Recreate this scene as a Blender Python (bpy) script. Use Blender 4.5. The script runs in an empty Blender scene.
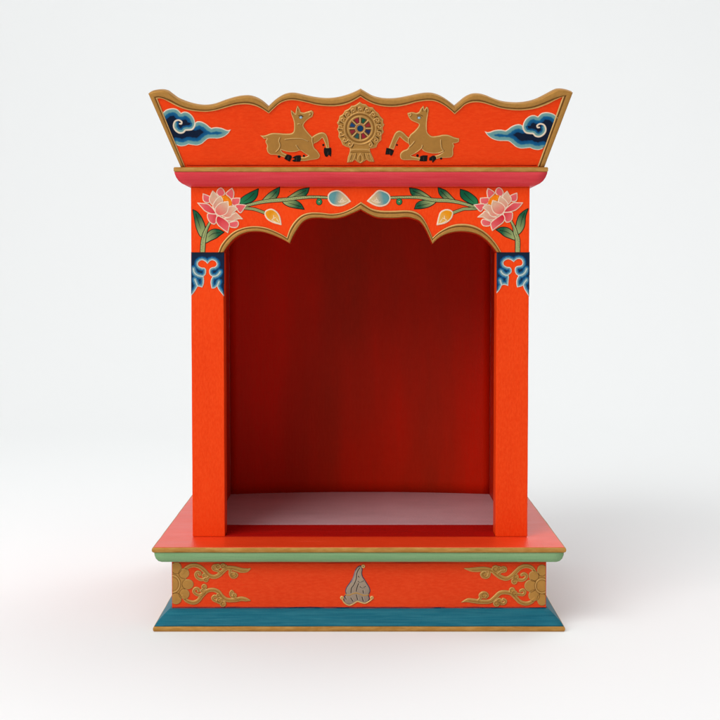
import bpy, bmesh, math, random
import numpy as np
from mathutils import Vector, noise as mnoise

random.seed(7)
C = bpy.context.scene.collection
SC = bpy.context.scene

# ------------------------------------------------------------------ camera model (photo pixels, 720 x 720)
F_PX = 1300.0
PITCH = math.atan(60.0 / F_PX)
CY = 271.0 + 60.0           # principal row; the horizon falls on row 271
DIST = 1.30
_F = np.array([0, math.cos(PITCH), -math.sin(PITCH)])
_U = np.array([0, math.sin(PITCH), math.cos(PITCH)])
_R = np.array([1.0, 0, 0])


def rays(px, py):
    px = np.asarray(px, float); py = np.asarray(py, float)
    return _F + ((px - 360.0) / F_PX)[..., None] * _R + (-(py - CY) / F_PX)[..., None] * _U


_d = rays(360, 632.0)
CAM = np.array([0, -DIST, -_d[2] / _d[1] * (DIST - 0.001)])


class Plane:
    """A painted face of the shrine: where the picture's points lie on it, and its outward normal."""
    def __init__(s, p0, n):
        s.p0 = np.array(p0, float); s.n = np.array(n, float) / np.linalg.norm(n)

    def at(s, px, py, h=0.0):
        d = rays(px, py)
        t = ((s.p0 - CAM) @ s.n) / (d @ s.n)
        p = CAM + d * t[..., None]
        return p + np.asarray(h, float)[..., None] * s.n


def on_y(px, py, Y):
    d = rays(px, py); return CAM + d * ((Y - CAM[1]) / d[1])


def y_on_z(py, Z):
    d = rays(360, py); return (CAM + d * ((Z - CAM[2]) / d[2]))[1]


# key planes and sizes, metres
Z_BOARD = on_y(360, 547.3, 0)[2]
Y_POST = y_on_z(536.8, Z_BOARD)
Y_BACK = y_on_z(495.2, Z_BOARD)
Y_PLINTH = 0.0165
HW_POST = on_y(529.2, 240, Y_POST)[0]
K0 = 1.0 * DIST / F_PX      # one picture pixel on the front plane, metres
HW_BOARD = on_y(360 + 207.0, 549, 0)[0]
CX_BASE = -1.0 * K0
HW_PLINTH = on_y(360 + 187.1, 585, Y_PLINTH)[0]
HW_FOOT = on_y(360 + 206.0, 630, 0)[0]
Z_LINTEL = on_y(360, 186.6, Y_POST)[2]
Y_CORN = Y_POST - 0.017
HW_CORN = on_y(360 + 187.4, 170, Y_CORN)[0]
CX_CORN = .9 * K0
Z_CORN = on_y(360, 167.0, Y_CORN)[2]
Z_CAP = on_y(360, 252.3, Y_POST)[2]
TILT = math.radians(21)
Y_CREST = Y_POST - 0.009

P_POST = Plane((0, Y_POST, 0), (0, -1, 0))
P_PLINTH = Plane((0, Y_PLINTH, 0), (0, -1, 0))
P_CREST = Plane((0, Y_CREST, Z_CORN), (0, -math.cos(TILT), -math.sin(TILT)))

# ------------------------------------------------------------------ colours


def lin(r, g, b):
    f = lambda c: (c / 255 / 12.92) if c / 255 <= .04045 else ((c / 255 + .055) / 1.055) ** 2.4
    return (f(r), f(g), f(b))


# ------------------------------------------------------------------ materials
def nt(m):
    m.use_nodes = True
    t = m.node_tree; t.nodes.clear()
    return t, t.nodes, t.links


def paint(name, col, col2=None, col3=None, rough=.45, metallic=0.0, stretch=(1, 1, 1), var=.6, bump=.42, weave=True,
          attr=False, spec=.05, dirt=.35, speck=True, s1=22, s2=120):
    """Hand-brushed paint on wood: brush mottling, canvas-like tooth, a few dark specks."""
    m = bpy.data.materials.new(name)
    t, N, L = nt(m)
    out = N.new('ShaderNodeOutputMaterial'); b = N.new('ShaderNodeBsdfPrincipled')
    L.new(b.outputs[0], out.inputs[0])
    tc = N.new('ShaderNodeTexCoord')
    mp = N.new('ShaderNodeMapping'); mp.inputs['Scale'].default_value = stretch
    L.new(tc.outputs['Object'], mp.inputs[0])

    def nz(scale, detail=4, rough_=.6, vec=mp.outputs[0]):
        n = N.new('ShaderNodeTexNoise'); n.inputs['Scale'].default_value = scale
        n.inputs['Detail'].default_value = detail; n.inputs['Roughness'].default_value = rough_
        L.new(vec, n.inputs['Vector']); return n

    def ramp(fac, lo, hi):
        r = N.new('ShaderNodeMapRange'); r.inputs['From Min'].default_value = lo; r.inputs['From Max'].default_value = hi
        L.new(fac, r.inputs['Value']); return r.outputs[0]

    def mix(fac, a, c, mode='MIX'):
        x = N.new('ShaderNodeMix'); x.data_type = 'RGBA'; x.blend_type = mode
        if isinstance(fac, float): x.inputs['Factor'].default_value = fac
        else: L.new(fac, x.inputs['Factor'])
        for k, v in (('A', a), ('B', c)):
            i = [s for s in x.inputs if s.name == k and s.type == 'RGBA'][0]
            if isinstance(v, tuple): i.default_value = (*v[:3], 1)
            else: L.new(v, i)
        return [s for s in x.outputs if s.type == 'RGBA'][0]

    if attr:
        a = N.new('ShaderNodeAttribute'); a.attribute_name = 'Col'
        n = nz(160, 4)
        c = mix(ramp(n.outputs[0], .25, .75), a.outputs['Color'], mix(.16, a.outputs['Color'], (0.02, .015, .01)))
        met = N.new('ShaderNodeMath'); met.operation = 'MULTIPLY'; met.inputs[1].default_value = .30
        L.new(a.outputs['Alpha'], met.inputs[0]); L.new(met.outputs[0], b.inputs['Metallic'])
    else:
        c2 = col2 or tuple(v * .82 for v in col); c3 = col3 or tuple(min(1, v * 1.1) for v in col)
        n1 = nz(s1, 5); n2 = nz(s2, 4)
        c = mix(ramp(n1.outputs[0], .32, .68), c2, col)
        k = N.new('ShaderNodeMath'); k.operation = 'MULTIPLY'; k.inputs[1].default_value = var
        L.new(ramp(n2.outputs[0], .4, .72), k.inputs[0])
        c = mix(k.outputs[0], c, c3)
        b.inputs['Metallic'].default_value = metallic
        if speck:
            v = N.new('ShaderNodeTexVoronoi'); v.inputs['Scale'].default_value = 42
            L.new(tc.outputs['Object'], v.inputs['Vector'])
            k = N.new('ShaderNodeMath'); k.operation = 'LESS_THAN'; k.inputs[1].default_value = .028
            L.new(v.outputs['Distance'], k.inputs[0])
            g = N.new('ShaderNodeMath'); g.operation = 'GREATER_THAN'; g.inputs[1].default_value = .72
            sx = N.new('ShaderNodeSeparateColor'); L.new(v.outputs['Color'], sx.inputs[0]); L.new(sx.outputs[0], g.inputs[0])
            kk = N.new('ShaderNodeMath'); kk.operation = 'MULTIPLY'
            L.new(k.outputs[0], kk.inputs[0]); L.new(g.outputs[0], kk.inputs[1])
            kd = N.new('ShaderNodeMath'); kd.operation = 'MULTIPLY'; kd.inputs[1].default_value = .55
            L.new(kk.outputs[0], kd.inputs[0])
            c = mix(kd.outputs[0], c, tuple(v * .25 for v in col))
        if dirt:
            n3 = nz(9, 6, .7, tc.outputs['Object'])
            kd = N.new('ShaderNodeMath'); kd.operation = 'MULTIPLY'; kd.inputs[1].default_value = dirt
            L.new(ramp(n3.outputs[0], .55, .8), kd.inputs[0])
            c = mix(kd.outputs[0], c, tuple(v * .6 for v in col))
    L.new(c, b.inputs['Base Color'])
    rn = nz(60, 4)
    rr = N.new('ShaderNodeMapRange'); rr.inputs['To Min'].default_value = rough - .06; rr.inputs['To Max'].default_value = rough + .1
    L.new(rn.outputs[0], rr.inputs['Value']); L.new(rr.outputs[0], b.inputs['Roughness'])
    b.inputs['Specular IOR Level'].default_value = spec
    # tooth
    bn = N.new('ShaderNodeBump'); bn.inputs['Strength'].default_value = bump; bn.inputs['Distance'].default_value = .0006
    h = nz(420, 3)
    hh = h.outputs[0]
    if weave:
        def wave(ax):
            w = N.new('ShaderNodeTexWave'); w.bands_direction = ax; w.inputs['Scale'].default_value = 190
            w.inputs['Distortion'].default_value = 3.0; w.inputs['Detail'].default_value = 2; w.inputs['Detail Scale'].default_value = 3
            L.new(tc.outputs['Object'], w.inputs['Vector']); return w.outputs['Fac']
        s = N.new('ShaderNodeMath'); s.operation = 'ADD'; L.new(wave('X'), s.inputs[0]); L.new(wave('Z'), s.inputs[1])
        s2 = N.new('ShaderNodeMath'); s2.operation = 'MULTIPLY_ADD'; s2.inputs[1].default_value = .22
        L.new(s.outputs[0], s2.inputs[0]); L.new(hh, s2.inputs[2]); hh = s2.outputs[0]
    L.new(hh, bn.inputs['Height']); L.new(bn.outputs[0], b.inputs['Normal'])
    return m


ORANGE = lin(233, 62, 18)
M = {}
M['orange'] = paint('orange_paint', (0.80, .053, .005), (0.755, .044, .004), (0.85, .078, .012), rough=.42, stretch=(1, 1, .35), s1=30, s2=620, var=.6)
M['orange_crest'] = paint('orange_paint_crest', (0.80, .050, .005), (0.755, .042, .004), (0.85, .072, .010), rough=.42, stretch=(.3, 1, 1), s1=30, s2=620, var=.6)
M['orange_plinth'] = paint('orange_paint_plinth', (0.74, .053, .010), (0.70, .044, .008), (0.79, .076, .018), rough=.45, stretch=(.3, 1, 1), s1=30, s2=620, var=.6)
M['orange_top'] = paint('orange_paint_top', (0.84, .056, .010), (0.78, .046, .008), (0.88, .07, .014), rough=.32, stretch=(.3, 1, 1), spec=.5, s1=50, s2=260)
M['red'] = paint('deep_red_paint', (0.64, .012, .001), (0.34, .020, .005), (0.52, .027, .007), rough=.36, stretch=(1, 1, .2), dirt=.3, speck=False, s1=8, s2=520, var=.3, spec=.05)
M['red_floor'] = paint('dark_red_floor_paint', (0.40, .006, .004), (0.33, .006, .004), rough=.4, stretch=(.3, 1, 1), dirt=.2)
M['mauve'] = paint('mauve_floor_sheen', lin(200, 164, 168), lin(190, 154, 158), rough=.35, spec=.3, stretch=(.4, 1, 1), dirt=.15)  # pale reflection on the niche floor, put into the colour
M['gold'] = paint('gold_paint', lin(180, 130, 64), lin(160, 112, 52), lin(202, 156, 90), rough=.42, metallic=.25, stretch=(.25, 1, 1), dirt=.4, bump=.45, weave=False, s1=60, s2=300)
M['pink'] = paint('pink_paint', lin(214, 66, 74), lin(200, 52, 60), lin(220, 90, 92), rough=.4, stretch=(.05, 1, 1), dirt=.15, s1=160, s2=620, var=.28)
M['green'] = paint('green_paint', lin(132, 168, 122), lin(118, 160, 113), lin(156, 182, 140), rough=.42, stretch=(.05, 1, 1), dirt=.15, s1=160, s2=620, var=.28)
M['blue'] = paint('blue_paint', lin(32, 108, 126), lin(22, 92, 112), lin(74, 140, 150), rough=.4, stretch=(.05, 1, 1), dirt=.15, s1=160, s2=620, var=.28)
M['relief'] = paint('motif_paint', None, rough=.42, attr=True, weave=False, bump=.2)
M['back'] = paint('bare_back_paint', (0.40, .03, .012), rough=.6)

mb = bpy.data.materials.new('white_studio_paper')
t, N, L = nt(mb)
o = N.new('ShaderNodeOutputMaterial'); b = N.new('ShaderNodeBsdfPrincipled'); L.new(b.outputs[0], o.inputs[0])
b.inputs['Base Color'].default_value = (.884, .897, .897, 1); b.inputs['Roughness'].default_value = 1; b.inputs['Specular IOR Level'].default_value = 0
M['paper'] = mb

# ------------------------------------------------------------------ object helpers
ROOT = bpy.data.objects.new('household_shrine', None); C.objects.link(ROOT)
ROOT['label'] = 'orange painted wooden shrine with open niche, gold deer crest and blue base on white surface'
ROOT['category'] = 'shrine'
ROOT.empty_display_size = .05


def link(name, me, mats, parent, label=None, smooth=False):
    o = bpy.data.objects.new(name, me)
    for m in mats: me.materials.append(m)
    C.objects.link(o)
    if parent is not None: o.parent = parent
    if label: o['label'] = label
    if smooth:
        me.polygons.foreach_set('use_smooth', [True] * len(me.polygons))
    return o


def bevel(o, w=.0008, seg=2, ang=35):
    md = o.modifiers.new('worn_edge', 'BEVEL'); md.width = w; md.segments = seg; md.limit_method = 'ANGLE'; md.angle_limit = math.radians(ang)
    md.harden_normals = False
    return o


def wob(x, y, z, a):
    p = Vector((x * 30, y * 30, z * 90))
    return a * mnoise.noise(p)


def rings(name, rs, mats, parent, idx=None, n=40, amp=.00025, label=None, cap=True, smooth=False, cx=0.0):
    """A moulding: rectangular rings (half width, front y, back y, z) lofted upwards into a solid, sides subdivided and slightly uneven."""
    me = bpy.data.meshes.new(name); bm = bmesh.new()
    loops = []
    for (hw, yf, yb, z) in rs:
        lp = []
        for (x0, y0, x1, y1) in ((-hw, yf, hw, yf), (hw, yf, hw, yb), (hw, yb, -hw, yb), (-hw, yb, -hw, yf)):
            for k in range(n):
                f = k / n
                x = x0 + (x1 - x0) * f; y = y0 + (y1 - y0) * f
                e = min(1, 12 * min(f, 1 - f))
                lp.append(bm.verts.new((cx + x + wob(y, z, x, amp) * e, y + wob(x, z + 3, y, amp) * e, z + wob(x, y, z + 7, amp) * e)))
        loops.append(lp)
    m = 4 * n
    for i in range(len(loops) - 1):
        for k in range(m):
            f = bm.faces.new((loops[i][k], loops[i][(k + 1) % m], loops[i + 1][(k + 1) % m], loops[i + 1][k]))
            f.material_index = idx[i] if idx else 0; f.smooth = smooth
    if cap:
        f = bm.faces.new(list(reversed(loops[0]))); f.material_index = idx[0] if idx else 0
        f = bm.faces.new(loops[-1]); f.material_index = idx[-1] if idx else 0
    bmesh.ops.recalc_face_normals(bm, faces=bm.faces)
    bm.to_mesh(me); bm.free()
    return link(name, me, mats, parent, label)


def block(name, x0, x1, y0, y1, z0, z1, mat, parent, bev=.0009, seg=24, amp=.0002, label=None):
    """A sawn board: a box with subdivided, very slightly uneven faces."""
    me = bpy.data.meshes.new(name); bm = bmesh.new()
    bmesh.ops.create_cube(bm, size=1)
    for v in bm.verts:
        v.co = Vector((x0 + (v.co.x + .5) * (x1 - x0), y0 + (v.co.y + .5) * (y1 - y0), z0 + (v.co.z + .5) * (z1 - z0)))
    if bev: bmesh.ops.bevel(bm, geom=list(bm.edges), offset=bev, segments=2, profile=.6, affect='EDGES')
    long_ax = max(range(3), key=lambda k: (x1 - x0, y1 - y0, z1 - z0)[k])
    lo = (x0, y0, z0)[long_ax]; hi = (x1, y1, z1)[long_ax]
    for k in range(1, seg):
        p = [0, 0, 0]; p[long_ax] = lo + (hi - lo) * k / seg; nn = [0, 0, 0]; nn[long_ax] = 1
        bmesh.ops.bisect_plane(bm, geom=bm.verts[:] + bm.edges[:] + bm.faces[:], plane_co=p, plane_no=nn)
    for v in bm.verts:
        x, y, z = v.co
        d = [wob(y, z, x, amp), wob(x, z, y + 3, amp), wob(x, y, z + 5, amp)]
        d[long_ax] = 0
        v.co += Vector(d)
    bm.to_mesh(me); bm.free()
    return link(name, me, [mat], parent, label)


def spline(pts, closed=False, n=7):
    """Catmull-Rom through the points; a point (x, y, 1) is a sharp corner."""
    P = [np.array(p[:2], float) for p in pts]; K = [len(p) > 2 and p[2] for p in pts]
    m = len(P); out = []
    segs = m if closed else m - 1
    for i in range(segs):
        a, b2 = P[i], P[(i + 1) % m]
        if closed or i > 0: pa = P[i - 1]
        else: pa = a
        if closed or i + 2 < m: pb = P[(i + 2) % m]
        else: pb = b2
        if K[i]: pa = a - (b2 - a) * .5
        if K[(i + 1) % m]: pb = b2 + (b2 - a) * .5
        m0 = (b2 - pa) * .5; m1 = (pb - a) * .5
        for k in range(n):
            s = k / n
            h00 = 2 * s**3 - 3 * s**2 + 1; h10 = s**3 - 2 * s**2 + s; h01 = -2 * s**3 + 3 * s**2; h11 = s**3 - s**2
            out.append(h00 * a + h10 * m0 + h01 * b2 + h11 * m1)
    if not closed: out.append(P[-1])
    return np.array(out)


def zm(x0, y0, s):
    """Reads points measured on an enlarged crop of the picture."""
    def f(*pts):
        return [tuple([x0 + p[0] / s, y0 + p[1] / s] + ([1] if len(p) > 2 else [])) for p in pts]
    return f


def resample(line, n):
    d = np.r_[0, np.cumsum(np.linalg.norm(np.diff(line, axis=0), axis=1))]
    u = np.linspace(0, d[-1], n)
    return np.c_[np.interp(u, d, line[:, 0]), np.interp(u, d, line[:, 1])]


def fretboard(name, outline, plane, thick, mats, parent, bev=.0009, label=None):
    """A board sawn to an outline: front face on the plane, real thickness behind it, rim in its own paint."""
    me = bpy.data.meshes.new(name); bm = bmesh.new()
    pts = np.array(outline)
    fr = plane.at(pts[:, 0], pts[:, 1], np.zeros(len(pts)))
    bk = fr - plane.n * thick
    vf = [bm.verts.new(p) for p in fr]; vb = [bm.verts.new(p) for p in bk]
    f = bm.faces.new(vf); f.material_index = 0
    g = bm.faces.new(list(reversed(vb))); g.material_index = 2 if len(mats) > 2 else 0
    n = len(vf)
    for i in range(n):
        q = bm.faces.new((vf[(i + 1) % n], vf[i], vb[i], vb[(i + 1) % n])); q.material_index = 1
    bmesh.ops.recalc_face_normals(bm, faces=bm.faces)
    bmesh.ops.triangulate(bm, faces=[f, g], ngon_method='EAR_CLIP')
    bm.to_mesh(me); bm.free()
    o = link(name, me, mats, parent, label)
    if bev: bevel(o, bev).modifiers[0].material = 1
    return o


def ribbon(name, outer, inner, plane, prof, tones, parent, label=None):
    """A raised painted band between two lines on a plane; prof = (fraction across, height in metres)."""
    n = len(outer)
    me = bpy.data.meshes.new(name); bm = bmesh.new(); cl = bm.verts.layers.float_color.new('Col')
    rows = []
    for i, (f, h) in enumerate(prof):
        p = outer * (1 - f) + inner * f
        hh = np.array([h + (.00012 * mnoise.noise(Vector((q[0] * .25, q[1] * .25, i * .6))) if h > 0 else 0) for q in p])
        rows.append([bm.verts.new(v) for v in plane.at(p[:, 0], p[:, 1], hh)])
        tone = {'d': GOLD_D, 'l': GOLD_L}.get(tones[i], GOLD_C)
        for v, q in zip(rows[-1], p):
            k = .5 + .5 * mnoise.noise(Vector((q[0] * .5, q[1] * .5, i * 2.0))); k2 = .75 + .25 * k
            v[cl] = [a * k2 + b * (1 - k2) for a, b in zip(tone, GOLD_C if tone is not GOLD_C else GOLD_D)]
    for i in range(len(rows) - 1):
        for k in range(n - 1):
            bm.faces.new((rows[i][k], rows[i + 1][k], rows[i + 1][k + 1], rows[i][k + 1])).smooth = True
    for k in (0, n - 1):
        bm.faces.new([r[k] for r in rows])
    bmesh.ops.recalc_face_normals(bm, faces=bm.faces)
    bm.to_mesh(me); bm.free()
    return link(name, me, [M['relief']], parent, label)


# ------------------------------------------------------------------ raised, painted ornament (gesso relief)
def seg_dist(X, Y, line):
    d = np.full(X.shape, 1e9)
    for (ax, ay), (bx, by) in zip(line[:-1], line[1:]):
        vx, vy = bx - ax, by - ay; ll = vx * vx + vy * vy + 1e-12
        t = np.clip(((X - ax) * vx + (Y - ay) * vy) / ll, 0, 1)
        d = np.minimum(d, (X - ax - t * vx) ** 2 + (Y - ay - t * vy) ** 2)
    return np.sqrt(d)


def inside(X, Y, poly):
    r = np.zeros(X.shape, bool); q = np.roll(poly, -1, axis=0)
    for (ax, ay), (bx, by) in zip(poly, q):
        if ay == by: continue
        c = ((ay > Y) != (by > Y)) & (X < (bx - ax) * (Y - ay) / (by - ay) + ax)
        r ^= c
    return r


def sst(a, b, x):
    t = np.clip((x - a) / (b - a), 0, 1); return t * t * (3 - 2 * t)


GOLD_C = (*lin(182, 132, 66), 1.0)
GOLD_L = (*lin(226, 184, 118), 1.0)
GOLD_D = (*lin(88, 56, 24), .7)


class Relief:
    def __init__(s, x0, y0, x1, y1, res=.3):
        s.x = np.arange(x0, x1 + res, res); s.y = np.arange(y0, y1 + res, res); s.res = res
        s.X, s.Y = np.meshgrid(s.x, s.y)
        s.col = np.zeros(s.X.shape + (4,)); s.col[..., 3] = 0
        s.sd = np.full(s.X.shape, 1e3); s.dh = np.zeros(s.X.shape); s.first = True

    def sub(s, line, pad):
        lo = line.min(0) - pad; hi = line.max(0) + pad
        i0, i1 = np.searchsorted(s.x, (lo[0], hi[0])); j0, j1 = np.searchsorted(s.y, (lo[1], hi[1]))
        return slice(j0, j1 + 1), slice(i0, i1 + 1)

    def blend(s, sl, a, color):
        c = np.asarray(color, float)
        if c.shape[-1] == 3: c = np.concatenate([c, np.zeros(c.shape[:-1] + (1,))], -1)
        # keep the colour of the very first coat spreading past its edge so rims do not go black
        s.col[sl] = s.col[sl] * (1 - a[..., None]) + c * a[..., None]

    def coat(s, sl, d, color, grow):
        fresh = s.sd[sl] > .25
        a = sst(.14, -.14, d)
        a = np.where(fresh, sst(.75, .45, d), a)
        s.blend(sl, a, color)
        if grow: s.sd[sl] = np.minimum(s.sd[sl], d)

    def fill(s, pts, color, color2=None, ax=None, closed_spline=True, lift=0.0, grow=True, w=.8):
        poly = spline(pts, True) if closed_spline else np.array([p[:2] for p in pts])
        sl = s.sub(poly, 3.0); X, Y = s.X[sl], s.Y[sl]
        d = seg_dist(X, Y, np.vstack([poly, poly[:1]])); d = np.where(inside(X, Y, poly), -d, d)
        col = np.array(color)
        if color2 is not None:
            (ax0, ay0), (bx, by) = ax
            vx, vy = bx - ax0, by - ay0
            t = np.clip(((X - ax0) * vx + (Y - ay0) * vy) / (vx * vx + vy * vy), 0, 1)
            t = np.clip(t + .10 * np.sin(X * 3.1 + Y * 1.7) * np.sin(Y * 2.3 - X), 0, 1)
            col = np.array(color)[None, None, :] * (1 - t[..., None]) + np.array(color2)[None, None, :] * t[..., None]
        s.coat(sl, d, col, grow)
        if lift: s.dh[sl] += lift * np.sqrt(1 - (1 - np.clip(-d / w, 0, 1)) ** 2)
        return poly, sl, d

    def stroke(s, pts, width, color, lift=0.0, closed=False, raw=False, taper=None, grow=True):
        line = np.asarray(pts) if raw else spline(pts, closed)
        if closed: line = np.vstack([line, line[:1]])
        sl = s.sub(line, width + 3.0); X, Y = s.X[sl], s.Y[sl]
        if taper is None:
            dd = seg_dist(X, Y, line) - width / 2
        else:
            n = len(line); dd = np.full(X.shape, 1e9)
            for k in range(n - 1):
                wv = np.interp(k / max(1, n - 2), np.linspace(0, 1, len(taper)), taper)
                dd = np.minimum(dd, seg_dist(X, Y, line[k:k + 2]) - wv / 2)
        s.coat(sl, dd, color, grow)
        if lift: s.dh[sl] += lift * np.sqrt(1 - (1 - np.clip(-dd / (width / 2), 0, 1)) ** 2)
        return sl, dd

    def ridge(s, pts, width, lift, color=None, a=.8, raw=False, closed=False):
        line = np.asarray(pts) if raw else spline(pts, closed)
        if closed: line = np.vstack([line, line[:1]])
        sl = s.sub(line, width * 2 + 1); d = seg_dist(s.X[sl], s.Y[sl], line)
        g = np.exp(-(d / (width * .6)) ** 2)
        s.dh[sl] += lift * g
        if color is not None: s.blend(sl, g * a, color)

    def outline(s, color, inset=.55, width=.38, a=.9, where=None):
        k = np.exp(-((s.sd + inset) / width) ** 2) * a
        if where is not None: k = k * where
        s.col[...] = s.col * (1 - k[..., None]) + np.array(color)[None, None, :] * k[..., None]

    def dot(s, x, y, r, color, ry=None, lift=0.0, grow=True):
        a = np.linspace(0, 2 * math.pi, 24, endpoint=False)
        return s.fill([(x + r * math.cos(k), y + (ry or r) * math.sin(k)) for k in a], color, closed_spline=False, lift=lift, grow=grow)

    def build(s, name, plane, parent, H=.0007, w=.9, label=None):
        inn = np.clip(-s.sd / w, 0, 1)
        h = H * np.sqrt(np.clip(1 - (1 - inn) ** 2, 0, 1)) + s.dh * (s.sd < .1)
        out = s.sd > 0
        h = np.where(out, -np.clip(s.sd, 0, .6) * .0012, h + .00003)
        keep = s.sd < .55
        pos = plane.at(s.X, s.Y, h)
        ny, nx = s.X.shape
        q = keep[:-1, :-1] | keep[1:, :-1] | keep[:-1, 1:] | keep[1:, 1:]
        jj, ii = np.nonzero(q)
        idx = np.stack([jj * nx + ii, (jj + 1) * nx + ii, (jj + 1) * nx + ii + 1, jj * nx + ii + 1], 1)
        used, inv = np.unique(idx, return_inverse=True)
        me = bpy.data.meshes.new(name)
        me.from_pydata(pos.reshape(-1, 3)[used].tolist(), [], inv.reshape(-1, 4).tolist())
        ca = me.color_attributes.new('Col', 'FLOAT_COLOR', 'POINT')
        cc = s.col.reshape(-1, 4)[used]
        ca.data.foreach_set('color', cc.astype(np.float32).ravel())
        me.update()
        return link(name, me, [M['relief']], parent, label, smooth=True)


# ================================================================== THE SETTING: a white paper sweep
def backdrop():
    me = bpy.data.meshes.new('backdrop'); bm = bmesh.new()
    prof = [(-4.0, 0.0), (1.6, 0.0)]
    r = 1.4
    for k in range(1, 25):
        a = math.pi / 2 * k / 24
        prof.append((1.6 + r * math.sin(a), r - r * math.cos(a)))
    prof.append((3.0, 4.5))
    L_ = [bm.verts.new((-4.5, y, z)) for y, z in prof]; R_ = [bm.verts.new((4.5, y, z)) for y, z in prof]
    for k in range(len(prof) - 1):
        bm.faces.new((L_[k], R_[k], R_[k + 1], L_[k + 1])).smooth = True
    bm.to_mesh(me); bm.free()
    o = link('backdrop', me, [M['paper']], None); o['kind'] = 'structure'
    o['label'] = 'plain white surface curving up into the white background'
    o['category'] = 'backdrop'


backdrop()

# ================================================================== BASE
Z_LIP = on_y(360, 626.6, 0)[2]
Z_FT = on_y(360, 608.2, Y_PLINTH)[2]
Z_GR0 = on_y(360, 562.0, Y_PLINTH - .008)[2]
Z_GR1 = on_y(360, 552.2, 0.002)[2]
YB0 = Y_BACK + .012          # rear of the box


def ring(off, z, hw=HW_PLINTH, yf=Y_PLINTH, yb=YB0 + .004):
    return (hw + off, yf - off, yb + min(off, .006), z)


OFF = HW_FOOT - HW_PLINTH
dz = Z_FT - Z_LIP
foot = rings('base_foot', [ring(OFF - .0012, Z_LIP), ring(OFF - .0022, Z_LIP + dz * .12), ring(OFF - .0045, Z_LIP + dz * .30), ring(OFF - .0085, Z_LIP + dz * .58),
                           ring(OFF - .0125, Z_LIP + dz * .84), ring(OFF - .0150, Z_LIP + dz * .97), ring(.0004, Z_FT), ring(-.004, Z_FT + .0003)],
             [M['blue']], ROOT, smooth=True, cx=CX_BASE)
rings('gold_edge', [ring(OFF - .0013, .0), ring(OFF - .0003, .0008), ring(OFF, .0019), ring(OFF, Z_LIP - .0018), ring(OFF - .0004, Z_LIP - .0007), ring(OFF - .0011, Z_LIP - .0001)], [M['gold']], foot, cx=CX_BASE)
plinth = rings('plinth', [ring(0, Z_FT + .0001), ring(0, Z_GR0 - .0001)], [M['orange_plinth']], ROOT, cx=CX_BASE)
gt = Z_GR1 - Z_GR0
rings('green_moulding', [ring(.0006, Z_GR0), ring(.0088, Z_GR0 + .0002), ring(.0118, Z_GR0 + gt * .16), ring(.0140, Z_GR0 + gt * .42), ring(.0152, Z_GR0 + gt * .75), ring(.0155, Z_GR1 - .0001)],
      [M['green']], ROOT, smooth=True, cx=CX_BASE)
ob = HW_BOARD - HW_PLINTH
platform = rings('platform', [ring(ob - .0010, Z_GR1 + .0030), ring(ob - .0008, Z_BOARD - .0010), ring(ob - .0018, Z_BOARD), ring(ob - .03, Z_BOARD)], [M['orange_top']], ROOT, amp=.0001, cx=CX_BASE)
rings('gold_edge', [ring(ob - .0013, Z_GR1), ring(ob - .0003, Z_GR1 + .0009), ring(ob + .0001, Z_GR1 + .0020), ring(ob + .0001, Z_BOARD - .0019), ring(ob - .0003, Z_BOARD - .0009), ring(ob - .0008, Z_BOARD - .0003)], [M['gold']], platform, cx=CX_BASE)

# ================================================================== NICHE
HP_IN_L = -on_y(223.9, 330, Y_POST)[0]
HP_IN_R = on_y(496.4, 330, Y_POST)[0]
POST_D = .024
post_l = block('post', -HW_POST, -HP_IN_L, Y_POST, Y_POST + POST_D, Z_BOARD + .0002, Z_CAP - .0002, M['orange'], ROOT, label='left post of the niche')
post_r = block('post', HP_IN_R, HW_POST, Y_POST, Y_POST + POST_D, Z_BOARD + .0002, Z_CAP - .0002, M['orange'], ROOT, label='right post of the niche')
HW_IN = HW_POST - .0145
for s, lab in ((-1, 'left side wall'), (1, 'right side wall')):
    a, b_ = sorted((s * HW_IN, s * (HW_POST - .0006)))
    me = bpy.data.meshes.new('side_wall'); bm = bmesh.new()
    bmesh.ops.create_cube(bm, size=1)
    for v in bm.verts:
        v.co = Vector((a + (v.co.x + .5) * (b_ - a), Y_POST + POST_D + .0002 + (v.co.y + .5) * (YB0 - Y_POST - POST_D), Z_BOARD + .0002 + (v.co.z + .5) * (Z_LINTEL - Z_BOARD - .0004)))
    for f in bm.faces: f.material_index = 1 if f.normal.x * s < -.5 else 0
    bmesh.ops.bevel(bm, geom=list(bm.edges), offset=.0008, segments=2, affect='EDGES')
    bm.to_mesh(me); bm.free()
    link('side_wall', me, [M['red'], M['red']], ROOT, lab)


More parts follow.
